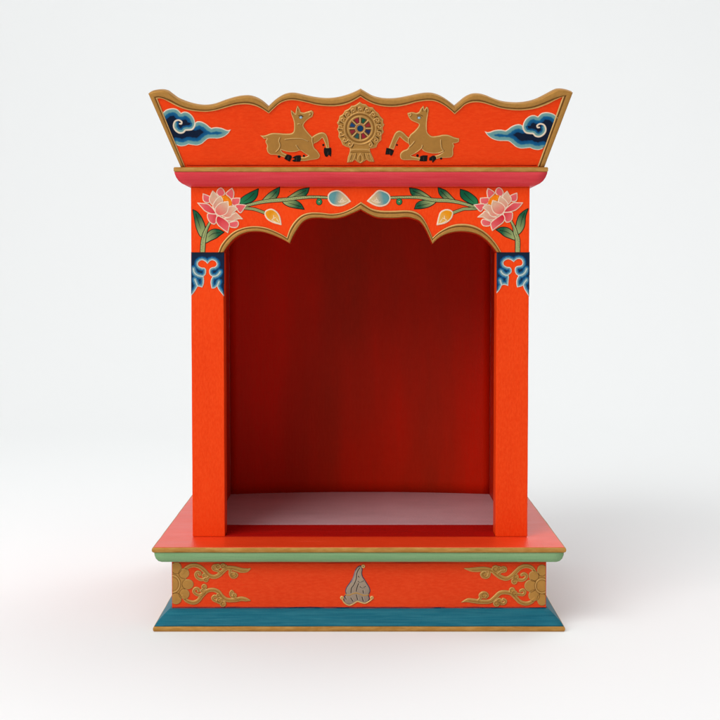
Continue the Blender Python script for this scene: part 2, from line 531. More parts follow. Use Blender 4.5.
def back_panel():
    me = bpy.data.meshes.new('back_panel'); bm = bmesh.new()
    nx, nz_ = 36, 24
    z0, z1 = Z_BOARD + .0003, Z_LINTEL - .0003

    def yy(x): return Y_BACK + .017 * (1 - (x / HW_IN) ** 2)
    gf = [[bm.verts.new((x, yy(x) + wob(x, z, 0, .0006), z)) for x in np.linspace(-HW_IN + .0003, HW_IN - .0003, nx)] for z in np.linspace(z0, z1, nz_)]
    gb = [[bm.verts.new((v.co.x, v.co.y + .008, v.co.z)) for v in r] for r in gf]
    for j in range(nz_ - 1):
        for i in range(nx - 1):
            f = bm.faces.new((gf[j][i], gf[j][i + 1], gf[j + 1][i + 1], gf[j + 1][i])); f.smooth = True
            f = bm.faces.new((gb[j][i], gb[j + 1][i], gb[j + 1][i + 1], gb[j][i + 1])); f.smooth = True; f.material_index = 1
    ed = [[(j, 0) for j in range(nz_)], [(j, nx - 1) for j in range(nz_)], [(0, i) for i in range(nx)], [(nz_ - 1, i) for i in range(nx)]]
    for e in ed:
        for (j, i), (k, l) in zip(e[:-1], e[1:]):
            bm.faces.new((gf[j][i], gf[k][l], gb[k][l], gb[j][i])).material_index = 1
    bmesh.ops.recalc_face_normals(bm, faces=bm.faces)
    bm.to_mesh(me); bm.free()
    link('back_panel', me, [M['red'], M['back']], ROOT)


back_panel()
# floor of the niche: dark red board, pale reflection painted as an added mauve sheet
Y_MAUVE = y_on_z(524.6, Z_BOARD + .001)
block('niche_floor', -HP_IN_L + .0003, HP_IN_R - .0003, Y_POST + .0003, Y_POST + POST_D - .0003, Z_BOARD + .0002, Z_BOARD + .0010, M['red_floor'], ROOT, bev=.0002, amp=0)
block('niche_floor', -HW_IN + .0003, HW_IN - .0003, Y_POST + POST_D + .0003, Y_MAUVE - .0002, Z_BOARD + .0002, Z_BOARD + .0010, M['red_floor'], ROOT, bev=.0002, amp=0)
block('floor_sheen', -HW_IN + .0003, HW_IN - .0003, Y_MAUVE, Y_BACK + .0165, Z_BOARD + .0001, Z_BOARD + .0012, M['mauve'], ROOT, bev=.0003, amp=0, label='pale reflection on the niche floor, painted as a mauve sheet')

# ================================================================== LINTEL with its scalloped arch
lo_pts = [(223.7, 252.3, 1), (227.5, 246.7), (233.3, 240), (240, 235.2), (246.7, 232.6), (253.3, 231.7), (261.7, 232), (270, 234.2), (278.3, 237.5), (285, 240.8), (290, 243.8, 1),
          (293, 236.8), (298.3, 228), (303.3, 222), (310, 218.7), (320, 218), (331.7, 218.8), (341.7, 217.5), (351.7, 213.8), (360.8, 209.7, 1), (368.3, 214), (376.7, 217.5), (386.7, 218.3),
          (397, 218.2), (406.7, 217.5), (413.3, 218.8), (420, 221.8), (425, 228.3), (429.2, 236.7), (432.5, 244.2, 1), (438.3, 238.6), (446.7, 234.2), (456.7, 232), (466.7, 232), (476.7, 234.2),
          (485, 239.2), (491.7, 245.8), (496.6, 252.3, 1)]
up_pts = [(218, 252.3, 1), (220.8, 245), (226.7, 237.5), (233.3, 231.7), (241.7, 228), (250, 226.3), (258.3, 226.2), (266.7, 227.6), (275, 230.8), (281.7, 234.2), (286.7, 237.3, 1),
          (290, 228), (295, 220.6), (301.7, 215), (310, 212.5), (320, 212.5), (331.7, 213.6), (341.7, 212.2), (351.7, 208), (361, 201.8, 1), (365, 204.4), (371.7, 208.4), (381, 210.4),
          (393.3, 210.6), (405, 210.2), (413.3, 211), (420, 214.4), (425, 220.6), (429.2, 229.5), (432.5, 237.5, 1), (438.3, 232.3), (446.7, 227.2), (455, 224.3), (463.3, 223.7), (471.7, 224.8),
          (480, 228.3), (488.3, 234.4), (495, 241.9), (499.2, 248.3), (501.3, 252.3, 1)]


def pieces(pts):
    """split at corners so that two lines can be paired piece by piece"""
    ids = [i for i, p in enumerate(pts) if len(p) > 2]
    return [spline(pts[a:b_ + 1]) for a, b_ in zip(ids[:-1], ids[1:])]


def pair(A, B, dens=1.4):
    oa, ob_ = [], []
    for a, b_ in zip(pieces(A), pieces(B)):
        n = max(4, int(np.linalg.norm(np.diff(a, axis=0), axis=1).sum() * dens))
        ra, rb = resample(a, n), resample(b_, n)
        if oa: ra, rb = ra[1:], rb[1:]
        oa.append(ra); ob_.append(rb)
    return np.vstack(oa), np.vstack(ob_)


lo_l, up_l = pair(lo_pts, up_pts)
LX0 = 360 - 168.9
ztop_px = 186.6
lout = [(191.3, 252.3), (190.9, ztop_px), (529.7, ztop_px), (529.1, 252.3)] + [tuple(p) for p in lo_l[::-1]]
# exact outer side flush with posts
lintel = fretboard('lintel', lout, P_POST, .020, [M['orange'], M['red'], M['red']], ROOT, bev=.0006)
TRIM = [(0.0, -.0002), (.02, .0007), (.12, .0012), (.30, .00125), (.52, .00115), (.62, .0007), (.70, .0007), (.78, .0013), (.90, .0013), (.97, .0008), (1.0, -.0002)]
ribbon('gold_trim', lo_l + np.array([0, -.25]), up_l, P_POST, TRIM, 'ddcccddclld', lintel)

# ---- colours of the painted flowers
CREAM = lin(232, 208, 182); CRIM = lin(198, 22, 44); CRIM2 = lin(228, 104, 106); TAN = lin(208, 180, 148); ROSE = lin(222, 100, 94)
LEAF_D = lin(8, 84, 56); LEAF_M = lin(44, 130, 80); LEAF_P = lin(176, 182, 116); BLACK = lin(28, 30, 26); STEM = lin(158, 164, 108)
NAVY = lin(16, 36, 62); MIDB = lin(12, 88, 140); TEAL = lin(104, 152, 156); SKYB = lin(60, 130, 158)


def mirror(c):
    return lambda pts: [tuple([c - p[0] + -.6 * math.sin(p[1] * .31 + p[0] * .11), .5 * math.sin(p[0] * .27 - p[1] * .13) + 188 + (p[1] - 188) * (.955 if c > 719 else 1.0)] + list(p[2:])) for p in pts]


def lotus(tf, side):
    z = zm(190, 185, 10.283)
    R_ = [tf(z((60, 20), (620, 500)))]
    (xa, ya), (xb, yb) = R_[0][0], R_[0][1]
    r = Relief(min(xa, xb), min(ya, yb), max(xa, xb), max(ya, yb), .27)
    base = tf(z((300, 310)))[0][:2]
    back = [((275, 80), (290, 45), (320, 30), (345, 50), (358, 90), (330, 115), (300, 115)), ((370, 90), (395, 60), (432, 32, 1), (450, 70), (450, 110), (435, 150), (400, 120)),
            ((432, 145), (470, 135), (515, 135, 1), (512, 170), (495, 205), (450, 210), (430, 190)), ((470, 210), (520, 200), (580, 208, 1), (555, 245), (520, 285), (490, 260)),
            ((135, 90, 1), (175, 105), (205, 120), (210, 150), (200, 178), (160, 178), (135, 150))]
    for p in back:
        q = tf(z(*p)); far = max(q, key=lambda k: (k[0] - base[0]) ** 2 + (k[1] - base[1]) ** 2)[:2]
        r.fill(q, CRIM, CRIM2, (base, far)); r.stroke(q, .85, CREAM, .00022, closed=True)
    q = tf(z((322, 118), (360, 106), (395, 122), (425, 158), (434, 200), (412, 226), (380, 195), (345, 165)))
    r.fill(q, lin(236, 122, 14), lift=.0002)
    for k in range(26):
        x = 335 + random.random() * 85; y = 115 + random.random() * 95
        if abs((y - 118) - (x - 335) * .95) < 34:
            dx, dy = tf(z((x, y)))[0][:2]; r.dot(dx, dy, .28, lin(250, 176, 40), lift=.00015, grow=False)
    low = [((80, 185, 1), (130, 190), (180, 195), (220, 225), (250, 260), (265, 295), (220, 295), (160, 270), (120, 230)), ((185, 295), (230, 298), (275, 305), (275, 350), (262, 395), (235, 400), (200, 375), (180, 330)),
           ((405, 390), (450, 375), (485, 370), (500, 400), (480, 435), (430, 435), (405, 420)), ((285, 320), (330, 335), (375, 365), (405, 400), (400, 440), (390, 490, 1), (340, 455), (290, 410), (270, 365))]
    for p in low:
        q = tf(z(*p)); far = max(q, key=lambda k: (k[0] - base[0]) ** 2 + (k[1] - base[1]) ** 2)[:2]
        r.fill(q, CRIM, CRIM2, (base, far)); r.stroke(q, .85, CREAM, .00022, closed=True)
    light = [((235, 60, 1), (270, 95), (290, 125), (270, 165), (240, 205), (215, 190), (200, 150), (215, 100)), ((315, 115, 1), (335, 150), (330, 185), (280, 215), (255, 250), (235, 215), (260, 165), (285, 135)),
             ((470, 285), (500, 310), (540, 348, 1), (490, 350), (440, 370), (390, 370), (355, 345), (400, 335), (430, 310)), ((400, 225), (450, 218), (490, 245, 1), (440, 290), (420, 325), (380, 335), (330, 320), (350, 290), (375, 260)),
             ((300, 195), (340, 178), (392, 170, 1), (395, 205), (395, 240), (380, 285), (345, 310), (300, 315), (265, 285), (262, 240))]
    for p in light:
        q = tf(z(*p)); far = max(q, key=lambda k: (k[0] - base[0]) ** 2 + (k[1] - base[1]) ** 2)[:2]
        r.fill(q, ROSE, TAN, (base, far), lift=.00012); r.stroke(q, .85, CREAM, .00022, closed=True)
    r.build('lotus_flower', P_POST, lintel, H=.0010, label=f'pink lotus flower at the {side} end of the lintel')


def leaf(r, q, tip, rib=None, root_pale=True):
    cx = np.mean([p[0] for p in q]); cy = np.mean([p[1] for p in q])
    ax = ((2 * cx - tip[0] * 1.0), (2 * cy - tip[1]))
    r.stroke(q, 1.0, BLACK, closed=True)
    r.fill(q, LEAF_P if root_pale else LEAF_M, LEAF_D, (ax, (cx * .55 + tip[0] * .45, cy * .55 + tip[1] * .45)), lift=.00015)
    r.stroke(q, .6, BLACK, closed=True)
    if rib: r.stroke(rib, .6, BLACK, grow=False, taper=[.75, .6, .3])


def sprig(tf, side):
    z = zm(190, 185, 10.283)
    a = tf(z((15, 235), (365, 735)))
    r = Relief(min(a[0][0], a[1][0]), min(a[0][1], a[1][1]), max(a[0][0], a[1][0]), min(252.0, max(a[0][1], a[1][1])), .27)
    leaf(r, tf(z((350, 485, 1), (300, 460), (245, 455), (200, 475), (165, 520), (145, 575), (165, 595), (215, 570), (270, 545), (310, 515))), tf(z((350, 485)))[0], tf(z((310, 490), (240, 500), (190, 535))))
    leaf(r, tf(z((30, 255, 1), (70, 275), (110, 320), (140, 380), (155, 430), (160, 480), (150, 530), (110, 530), (80, 480), (60, 420), (45, 340))), tf(z((30, 255)))[0], tf(z((62, 300), (88, 380), (108, 450))))
    st = tf(z((205, 385), (172, 450), (148, 520), (135, 600), (128, 725)))
    r.stroke(st, 3.0, BLACK, taper=[2.9, 3.6, 5.0, 5.5, 5.5]); r.stroke(st, 2.4, STEM, lift=.0002, taper=[1.7, 2.2, 3.6, 4.2, 4.2])
    r.stroke(tf(z((190, 420), (160, 490), (140, 560))), .35, LEAF_D, grow=False)
    for k in range(9):
        x, y = tf(z((128 + 8 * math.sin(k * 2.2), 520 + k * 18)))[0]
        r.stroke([(x - .7, y), (x, y + .35), (x + .7, y)], .3, LEAF_D, grow=False)
    r.build('leaf_sprig', P_POST, lintel, H=.00045, label=f'green leaf sprig below the {side} lotus')


def branch(tf, side):
    z = zm(235, 183, 6)
    a = tf(z((16, 15), (575, 190)))
    r = Relief(min(a[0][0], a[1][0]), min(a[0][1], a[1][1]), max(a[0][0], a[1][0]), max(a[0][1], a[1][1]), .28)
    ys = tf(z((36, 150), (60, 151), (90, 154), (125, 160), (180, 180)))
    r.stroke(ys, 3.5, BLACK); r.stroke(ys, 2.3, STEM, lift=.0002); r.stroke(ys, .35, LEAF_D, grow=False)
    leaf(r, tf(z((140, 35, 1), (132, 80), (105, 110), (60, 125), (30, 122), (40, 90), (90, 58))), tf(z((140, 35)))[0], tf(z((115, 62), (80, 95), (50, 115))), root_pale=False)
    leaf(r, tf(z((268, 25, 1), (262, 65), (240, 95), (200, 112), (165, 108), (185, 80), (220, 50))), tf(z((268, 25)))[0], tf(z((250, 50), (225, 80), (200, 98))))
    leaf(r, tf(z((445, 28, 1), (435, 60), (410, 82), (350, 95), (305, 98), (340, 70), (390, 40))), tf(z((445, 28)))[0], tf(z((425, 45), (390, 65), (350, 82))))
    leaf(r, tf(z((415, 158, 1), (370, 152), (320, 140), (288, 118), (298, 100), (360, 105), (395, 125))), tf(z((415, 158)))[0], tf(z((395, 142), (350, 128), (320, 120))))
    st = tf(z((44, 142), (75, 134), (150, 116), (220, 106), (300, 100), (380, 90), (470, 84), (560, 88)))
    tp = [2.3, 3.1, 3.7, 4.0, 3.6, 3.0, 2.7]
    r.stroke(st, 4, BLACK, taper=[v + .4 for v in tp]); r.stroke(st, 3.2, STEM, lift=.0002, taper=[v - .85 for v in tp])
    L_ = spline(st)
    for k in range(3, len(L_) - 2, 1):
        x, y = L_[k]; j = .45 * math.sin(k * 1.9)
        r.stroke([(x - .35, y + j - .3), (x + .35, y + j + .3)], .32, LEAF_D, raw=True, grow=False)
    (cx, cy) = tf(z((505, 113)))[0]
    r.dot(cx, cy, 3.2, BLACK, ry=3.5); r.dot(cx, cy, 2.6, LEAF_M, ry=2.9, lift=.0002); r.dot(cx, cy + .1, 1.1, BLACK, grow=False); r.dot(cx, cy, .75, LEAF_P, grow=False)
    r.build('leafy_branch', P_POST, lintel, H=.00045, label=f'green leafy branch right of the left lotus' if side == 'left' else 'green leafy branch left of the right lotus')

    def bud(nm, pts, c1, c2, mk, lab):
        q = tf(z(*pts)); xs = [p[0] for p in q]; yy = [p[1] for p in q]
        rb = Relief(min(xs) - 2, min(yy) - 2, max(xs) + 2, max(yy) + 2, .25)
        tip = q[0][:2]; cx_, cy_ = np.mean(xs), np.mean(yy)
        rb.fill(q, c1, c2, ((cx_ * 1.25 - tip[0] * .25, cy_ * 1.25 - tip[1] * .25), (cx_ * .55 + tip[0] * .45, cy_ * .55 + tip[1] * .45)), lift=.0003, w=3)
        rb.stroke(q, 1.35, CREAM, .00025, closed=True)
        for m_ in mk: rb.stroke(tf(z(*m_)), .6, CREAM, .0001, grow=False)
        rb.build('flower_bud', P_POST, lintel, H=.0007, label=lab)
    bud('b', ((692, 110, 1), (652, 131), (615, 136), (580, 125), (560, 95), (565, 66), (590, 50), (625, 48), (662, 75)), lin(88, 146, 150), lin(208, 176, 132),
        [((655, 108), (640, 100), (632, 112), (655, 108)), ((645, 90), (640, 100)), ((620, 112), (640, 118), (668, 108))], f'blue lotus bud at the {side} of the arch peak')
    bud('y', ((276, 249, 1), (230, 236), (195, 215), (180, 185), (190, 166), (220, 158), (250, 175), (268, 205)), lin(226, 142, 20), lin(226, 170, 80),
        [((232, 195), (232, 212), (222, 220)), ((232, 212), (245, 208)), ((222, 222), (245, 235), (268, 242)), ((250, 215), (262, 232))], f'orange yellow lotus bud below the {side} branch')


ident = lambda pts: pts
for tfl, tfb, sd in ((ident, ident, 'left'), (mirror(720.5), mirror(718.2), 'right')):
    branch(tfb, sd); sprig(tfl, sd); lotus(tfl, sd)


# ---- blue cloud capitals on the two posts
def capital(z, post, edge_pts, curls, x_in, x_out, side):
    e = spline(z(*edge_pts)); cur = [spline(z(*c)) for c in curls]
    xa, xb = sorted((x_in, x_out))
    r = Relief(xa, 251.6, xb, 297, .24)
    poly = np.vstack([[(xa + .25 if e[0][0] < e[-1][0] else xb - .25, 252.5)], e, [(xb - .25 if e[0][0] < e[-1][0] else xa + .25, 252.5)]])
    poly[:, 0] = np.clip(poly[:, 0], xa + .3, xb - .3)
    X, Y = r.X, r.Y
    d = seg_dist(X, Y, np.vstack([poly, poly[:1]])); d = np.where(inside(X, Y, poly), -d, d)
    r.sd = d
    de = np.minimum(seg_dist(X, Y, e), np.min([seg_dist(X, Y, c) for c in cur], axis=0) + .3)
    jit = .25 * np.sin(X * 1.9 + Y * .7) * np.sin(Y * 1.3)
    de = de + jit * sst(.6, 1.5, de)
    stops = [(0, lin(206, 212, 206)), (.5, lin(206, 212, 206)), (.8, lin(128, 156, 158)), (1.9, lin(86, 134, 150)), (2.5, lin(24, 98, 146)), (3.3, lin(12, 76, 122)), (4.1, NAVY), (99, NAVY)]
    ds = [s_[0] for s_ in stops]
    col = np.stack([np.interp(de, ds, [s_[1][k] for s_ in stops]) for k in range(3)] + [np.zeros_like(de)], -1)
    # dark rule across the top and down the sides
    rim = np.minimum(Y - 252.5, 99)
    k = sst(2.4, 1.4, rim)[..., None]
    col = col * (1 - k) + np.array((*lin(20, 34, 50), 0)) * k
    side_d = np.minimum(X - xa, xb - X)
    k = (sst(1.5, .8, side_d) * sst(.8, 1.6, de))[..., None] * .7
    col = col * (1 - k) + np.array((*lin(18, 48, 78), 0)) * k
    r.col = col
    r.dh += .0003 * np.exp(-(de / .55) ** 2)
    r.build('cloud_capital', P_POST, post, H=.0006, w=.7, label=f'blue cloud ornament at the top of the {side} post')


capital(zm(186, 248, 13.34), post_l,
        [(72, 632, 1), (108, 592), (140, 540), (155, 512, 1), (180, 515), (217, 527, 1), (236, 480), (241, 430), (235, 380, 1), (262, 350), (268, 300), (250, 266), (210, 262), (170, 240), (160, 205), (180, 175),
         (215, 163), (255, 178), (287, 212, 1), (320, 175), (355, 163), (395, 182), (410, 220), (388, 250), (345, 260), (315, 285), (310, 330), (328, 365), (355, 382, 1), (335, 420), (330, 470), (343, 540, 1), (385, 535), (415, 510, 1), (440, 562), (498, 634, 1)],
        [[(100, 275), (110, 320), (140, 355), (190, 375), (235, 378)], [(455, 320), (430, 355), (395, 375), (355, 380)], [(120, 420), (135, 460), (155, 510)], [(440, 450), (425, 490), (413, 510)]],
        191.1, 224.0, 'left')
capital(zm(492, 248, 13.34), post_r,
        [(66, 598, 1), (100, 560), (130, 500, 1), (165, 490), (215, 505, 1), (220, 440), (225, 390), (218, 362, 1), (255, 330), (262, 290), (240, 258), (200, 252), (162, 230), (152, 195), (175, 165), (215, 150),
         (255, 162), (290, 187, 1), (325, 155), (360, 145), (395, 160), (408, 200), (390, 232), (345, 240), (312, 260), (305, 305), (320, 345), (352, 372, 1), (330, 420), (325, 470), (335, 525, 1), (380, 515), (415, 500, 1), (435, 555), (488, 640, 1)],
        [[(120, 310), (140, 340), (180, 362), (218, 362)], [(460, 280), (440, 325), (400, 358), (352, 366)], [(108, 430), (120, 465), (132, 498)], [(460, 425), (430, 465), (413, 500)]],
        496.6, 529.6, 'right')

# ================================================================== CORNICE
oc = HW_CORN - HW_POST
hc = Z_CORN - Z_LINTEL
z_lip = on_y(360, 171.8, Y_CORN)[2]
hp = z_lip - Z_LINTEL


def cring(off, z): return (HW_POST + off, Y_POST - off, YB0 + .002 + min(off, .006), z)


cornice = rings('cornice', [cring(.0004, Z_LINTEL), cring(.0040, Z_LINTEL + hp * .05), cring(.0085, Z_LINTEL + hp * .18), cring(.0115, Z_LINTEL + hp * .36), cring(.0138, Z_LINTEL + hp * .62), cring(.0150, Z_LINTEL + hp * .86), cring(.0154, z_lip - .0001)],
                [M['pink']], ROOT, smooth=True, cx=CX_CORN)
rings('gold_edge', [cring(oc - .0009, z_lip), cring(oc, z_lip + .0009), cring(oc, Z_CORN - .0009), cring(oc - .0008, Z_CORN), cring(oc - .03, Z_CORN)], [M['gold']], cornice, cx=CX_CORN)

# ================================================================== CREST
top_sil = [(148.6, 92.2, 1), (153, 90.2), (161.5, 89.2), (167.5, 90.4), (171.7, 93.4), (178.3, 98.0), (188.3, 102), (198.3, 104.3), (206.7, 104.7), (215, 103.3), (225, 99.7), (235, 96.7), (243.3, 95.3), (250, 95.4), (256.7, 97.4),
           (262.5, 100.8), (268.3, 105.8, 1), (271.7, 102.5), (276.7, 98.3), (283.3, 94.4), (290, 92.7), (296.7, 93.0), (306.7, 95.3), (316.7, 97.2), (326.7, 98), (336.7, 97.2), (346.7, 94.7), (355, 91.5), (360.6, 88.6, 1), (366.7, 92.3),
           (373.3, 95.8), (381.7, 97.8), (390, 98.3), (398.3, 97.7), (408.3, 95.8), (418.3, 93.7), (426.7, 92.6), (433.3, 93), (440, 95.3), (446.7, 99.2), (451.7, 103), (454.7, 105.4, 1), (460, 100.9), (465, 96.9), (471.7, 93.8), (478.3, 93.3),
           (485, 94.7), (493.3, 98), (501.7, 100.8), (510, 102), (520, 102.2), (530, 100.8), (538.3, 98), (546.7, 93.7), (555, 89.4), (560, 88.4), (566.7, 89.2), (572.6, 91.2, 1)]
in_top = [(157.6, 98.6, 1), (161, 98.4), (165, 99.7), (169, 102.0), (173.3, 104.4), (178, 106.7), (183.3, 108.7), (189, 110.2), (195, 111.2), (206.7, 111.7), (216.7, 110.3), (226.7, 107.5), (236.7, 105), (246.7, 104.3), (255, 105.8),
          (262, 109), (269, 113.4, 1), (273.3, 109.2), (280, 103.4), (288.3, 100.4), (296.7, 100.5), (306.7, 102.5), (318.3, 105.3), (330, 106.3), (340, 105.8), (350, 103), (360.6, 96.9, 1), (368.3, 101.7),
          (376.7, 105), (386.7, 106.7), (396.7, 106.7), (406.7, 105), (416.7, 102.2), (426.7, 100.8), (435, 101.3), (443.3, 105), (450, 110), (454.7, 114.2, 1), (460, 109.5), (465, 105), (471.7, 102.6), (480, 102.5),
          (490, 105), (500, 108.2), (511.7, 110), (523.3, 110.3), (535, 108.7), (546.7, 104.7), (555, 100.3), (562.4, 96.4, 1)]
DROP = np.array([0, 1.9])
BL, BR = (180.9, 167.3), (544.2, 167.3)
ts, it = pair(top_sil, in_top)
ts_f = ts + DROP
outl = np.vstack([ts_f, [BR], [BL]])
crest = fretboard('crest_board', outl[::-1], P_CREST, .0085, [M['orange_crest'], M['gold'], M['orange_crest']], ROOT, bev=.0009)
CT = [(0.0, -.0012), (.035, .0006), (.14, .0012), (.40, .0013), (.60, .0012), (.68, .0007), (.76, .0007), (.83, .0014), (.92, .0014), (.97, .0009), (1.0, -.0002)]
# one continuous band: up the left edge, along the scalloped top, down the right edge
n_s = 60
inL = np.array([it[0], (185.2, 166.4)]); inR = np.array([it[-1], (537.4, 166.4)])
ouL = np.array([ts_f[0] + (-.35, -.45), (180.6, 166.9)]); ouR = np.array([ts_f[-1] + (.35, -.45), (544.5, 166.9)])
band_o = np.vstack([resample(ouL, n_s)[::-1], ts_f[1:-1] + (0, -.45), resample(ouR, n_s)])
band_i = np.vstack([resample(inL, n_s)[::-1], it[1:-1], resample(inR, n_s)])
ribbon('gold_trim', band_o, band_i, P_CREST, CT, 'cccccddclld', crest)


def cloud(tf, side):
    z = zm(155, 100, 9)
    a = tf(z((40, 60), (695, 425)))
    r = Relief(min(a[0][0], a[1][0]), min(a[0][1], a[1][1]) - 1, max(a[0][0], a[1][0]), max(a[0][1], a[1][1]) + 1, .25)
    arc = tf(z((60, 125, 1), (95, 92), (130, 78), (170, 75), (205, 86), (235, 116, 1), (265, 105), (300, 112), (335, 140), (355, 175), (362, 203, 1)))
    low = tf(z((362, 203, 1), (385, 192), (420, 195), (460, 215), (490, 240), (508, 252, 1), (550, 245), (600, 252), (640, 268), (660, 272, 1), (683, 266, 1), (660, 300), (620, 330), (570, 345), (520, 345), (480, 348), (450, 370), (420, 395), (380, 408),
               (340, 405), (302, 399, 1), (270, 412), (230, 416), (195, 405)))
    curl = tf(z((362, 203), (356, 235), (335, 262), (300, 268), (275, 270), (255, 290), (225, 295), (195, 280), (172, 250), (170, 215), (185, 188), (215, 180), (240, 195), (238, 212), (224, 212)))
    A, Lw, Cu = spline(arc), spline(low), spline(curl)
    poly = np.vstack([A, Lw[1:], spline(tf(z((195, 405), (150, 330), (60, 125))))[:-1]])
    head = np.vstack([A, Cu[1:], spline(tf(z((224, 212), (180, 195), (120, 200), (70, 200))))[1:]])
    X, Y = r.X, r.Y
    d = seg_dist(X, Y, np.vstack([poly, poly[:1]])); d = np.where(inside(X, Y, poly), -d, d)
    r.sd = d
    ih = inside(X, Y, head)
    dL = seg_dist(X, Y, Lw)
    kk = int(len(Cu) * .66)
    cpoly = np.vstack([Cu[:int(len(Cu) * .88)]])
    ic = inside(X, Y, cpoly)
    dA = np.where(ic, np.minimum(seg_dist(X, Y, A), seg_dist(X, Y, Cu[:kk])), seg_dist(X, Y, A))
    jit = .22 * np.sin(X * 1.3 + Y * .5) * np.sin(Y * 1.1 - X * .4)
    ih = ih | ic
    de = np.where(ih, dA, dL) + jit
    line = np.minimum(np.minimum(seg_dist(X, Y, A), dL), seg_dist(X, Y, Cu))
    T1, T2, B1, B2 = lin(124, 164, 160), lin(96, 146, 148), lin(20, 96, 140), lin(8, 72, 118)
    st = [(0, T1), (3.6, T2), (4.1, B1), (7.0, B2), (7.6, lin(10, 26, 50)), (99, lin(8, 20, 42))]
    sb = [(0, T1), (3.8, T2), (4.4, B1), (7.3, B2), (8.0, lin(10, 26, 50)), (99, lin(8, 20, 42))]
    sc = [(0, T1), (2.5, T2), (3.0, B1), (4.4, B2), (5.0, lin(10, 26, 50)), (99, lin(8, 20, 42))]
    def pick(S, dd): return np.stack([np.interp(dd, [k[0] for k in S], [k[1][c] for k in S]) for c in range(3)] + [np.zeros_like(dd)], -1)
    col = np.where(ic[..., None], pick(sc, de), np.where(ih[..., None], pick(st, de), pick(sb, de)))
    k = sst(.95, .6, line)[..., None]
    r.col = col * (1 - k) + np.array((*lin(228, 208, 184), 0)) * k
    r.dh += .0003 * np.exp(-(line / .5) ** 2)
    r.build('cloud_ornament', P_CREST, crest, H=.0006, label=f'blue curling cloud at the {side} end of the crest')


cloud(ident, 'left')
cloud(lambda pts: [tuple([484.8 + (230.9 - p[0]) * 1.065, p[1] + 1.9 + (230.9 - p[0]) * .035] + list(p[2:])) for p in pts], 'right')


def deer(z, outline, hooves, claws, ridges, eye, side, brow, ears):
    q = z(*outline); xs = [p[0] for p in q]; ys = [p[1] for p in q]
    r = Relief(min(xs) - 4, min(ys) - 2, max(xs) + 6, max(ys) + 12, .25)
    r.y = r.y
    poly, sl, d = r.fill(q, (*lin(168, 120, 58), 1.0), w=2.2, lift=.0005)
    s0 = slice(None)
    r.outline(GOLD_L, .5, .36, .95)
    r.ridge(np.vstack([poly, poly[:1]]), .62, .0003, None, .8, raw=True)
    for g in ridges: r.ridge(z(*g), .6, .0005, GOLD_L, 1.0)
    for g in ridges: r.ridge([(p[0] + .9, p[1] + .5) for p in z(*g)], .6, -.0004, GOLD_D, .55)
    for g in ears: r.stroke(z(*g), .7, GOLD_D, grow=False)
    for h in hooves:
        r.fill(z(*h), lin(22, 20, 20), lift=.0002)
        hp_ = z(*h); cx, cy = np.mean([p[0] for p in hp_]), np.mean([p[1] for p in hp_])
        r.stroke([(cx + .2, cy - 1.5), (cx - .1, cy + 2)], .4, lin(70, 62, 58), grow=False)
    for (x, y, rr) in claws:
        (cx, cy), = z((x, y)); r.dot(cx, cy, rr / 9, lin(26, 22, 20))
    (ex, ey), = z(eye)
    r.dot(ex, ey - .2, 2.0, lin(60, 40, 24), ry=1.6, grow=False); r.dot(ex, ey, 1.4, lin(176, 196, 204), ry=1.15, lift=.0002, grow=False); r.dot(ex + .2, ey - .1, .55, lin(90, 140, 170), grow=False)
    r.stroke(z(*brow), .6, lin(60, 40, 22), grow=False)
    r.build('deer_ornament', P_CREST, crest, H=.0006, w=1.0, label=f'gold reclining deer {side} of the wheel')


deer(zm(255, 100, 9),
     [(45, 318, 1), (90, 318), (150, 298), (210, 298), (270, 302), (320, 300), (345, 285), (352, 250), (350, 200), (342, 170), (328, 130), (322, 88, 1), (345, 105), (364, 122, 1), (370, 85), (383, 48, 1), (400, 75), (412, 107, 1), (440, 112), (475, 102), (510, 92, 1),
      (526, 110), (521, 135), (514, 152), (490, 165), (465, 185), (440, 215), (440, 240), (460, 270), (490, 305), (515, 330, 1), (545, 310), (585, 293), (620, 293), (645, 315), (660, 360), (665, 400), (668, 432, 1), (640, 432, 1), (632, 395), (615, 355), (605, 338, 1), (590, 355), (560, 378), (535, 390),
      (525, 402, 1), (535, 430), (560, 455), (583, 490), (580, 515), (560, 530), (500, 540), (450, 548), (405, 548, 1), (405, 512, 1), (450, 510), (480, 498, 1), (455, 485), (420, 460), (400, 455), (370, 465), (320, 468), (270, 460), (235, 447, 1), (250, 470), (295, 492, 1), (275, 520, 1), (220, 500), (180, 492),
      (140, 490), (115, 470), (105, 440), (108, 410), (97, 385), (95, 365), (105, 345), (85, 352, 1)],
     [[(622, 430, 1), (685, 430, 1), (688, 470), (682, 512, 1), (665, 492, 1), (650, 512, 1), (632, 505), (620, 470)], [(285, 488, 1), (325, 500), (330, 520), (312, 555, 1), (265, 530, 1), (270, 510)], [(412, 498, 1), (415, 530), (405, 555, 1), (350, 555, 1), (335, 545), (362, 530, 1), (335, 520, 1), (370, 500)]],
     [(217, 508, 13), (440, 503, 10), (615, 405, 10)],
     [[(225, 335), (214, 365), (225, 400), (215, 435), (190, 462)], [(370, 405), (400, 445), (445, 478)], [(515, 335), (514, 370), (522, 398)], [(270, 352), (340, 345), (420, 347), (475, 368)], [(485, 108), (500, 122), (488, 135)], [(385, 215), (400, 212), (412, 218)]],
     (413, 155), 'left', [(392, 140), (412, 134), (436, 146)], [[(383, 70), (384, 95)], [(332, 105), (340, 130)]])
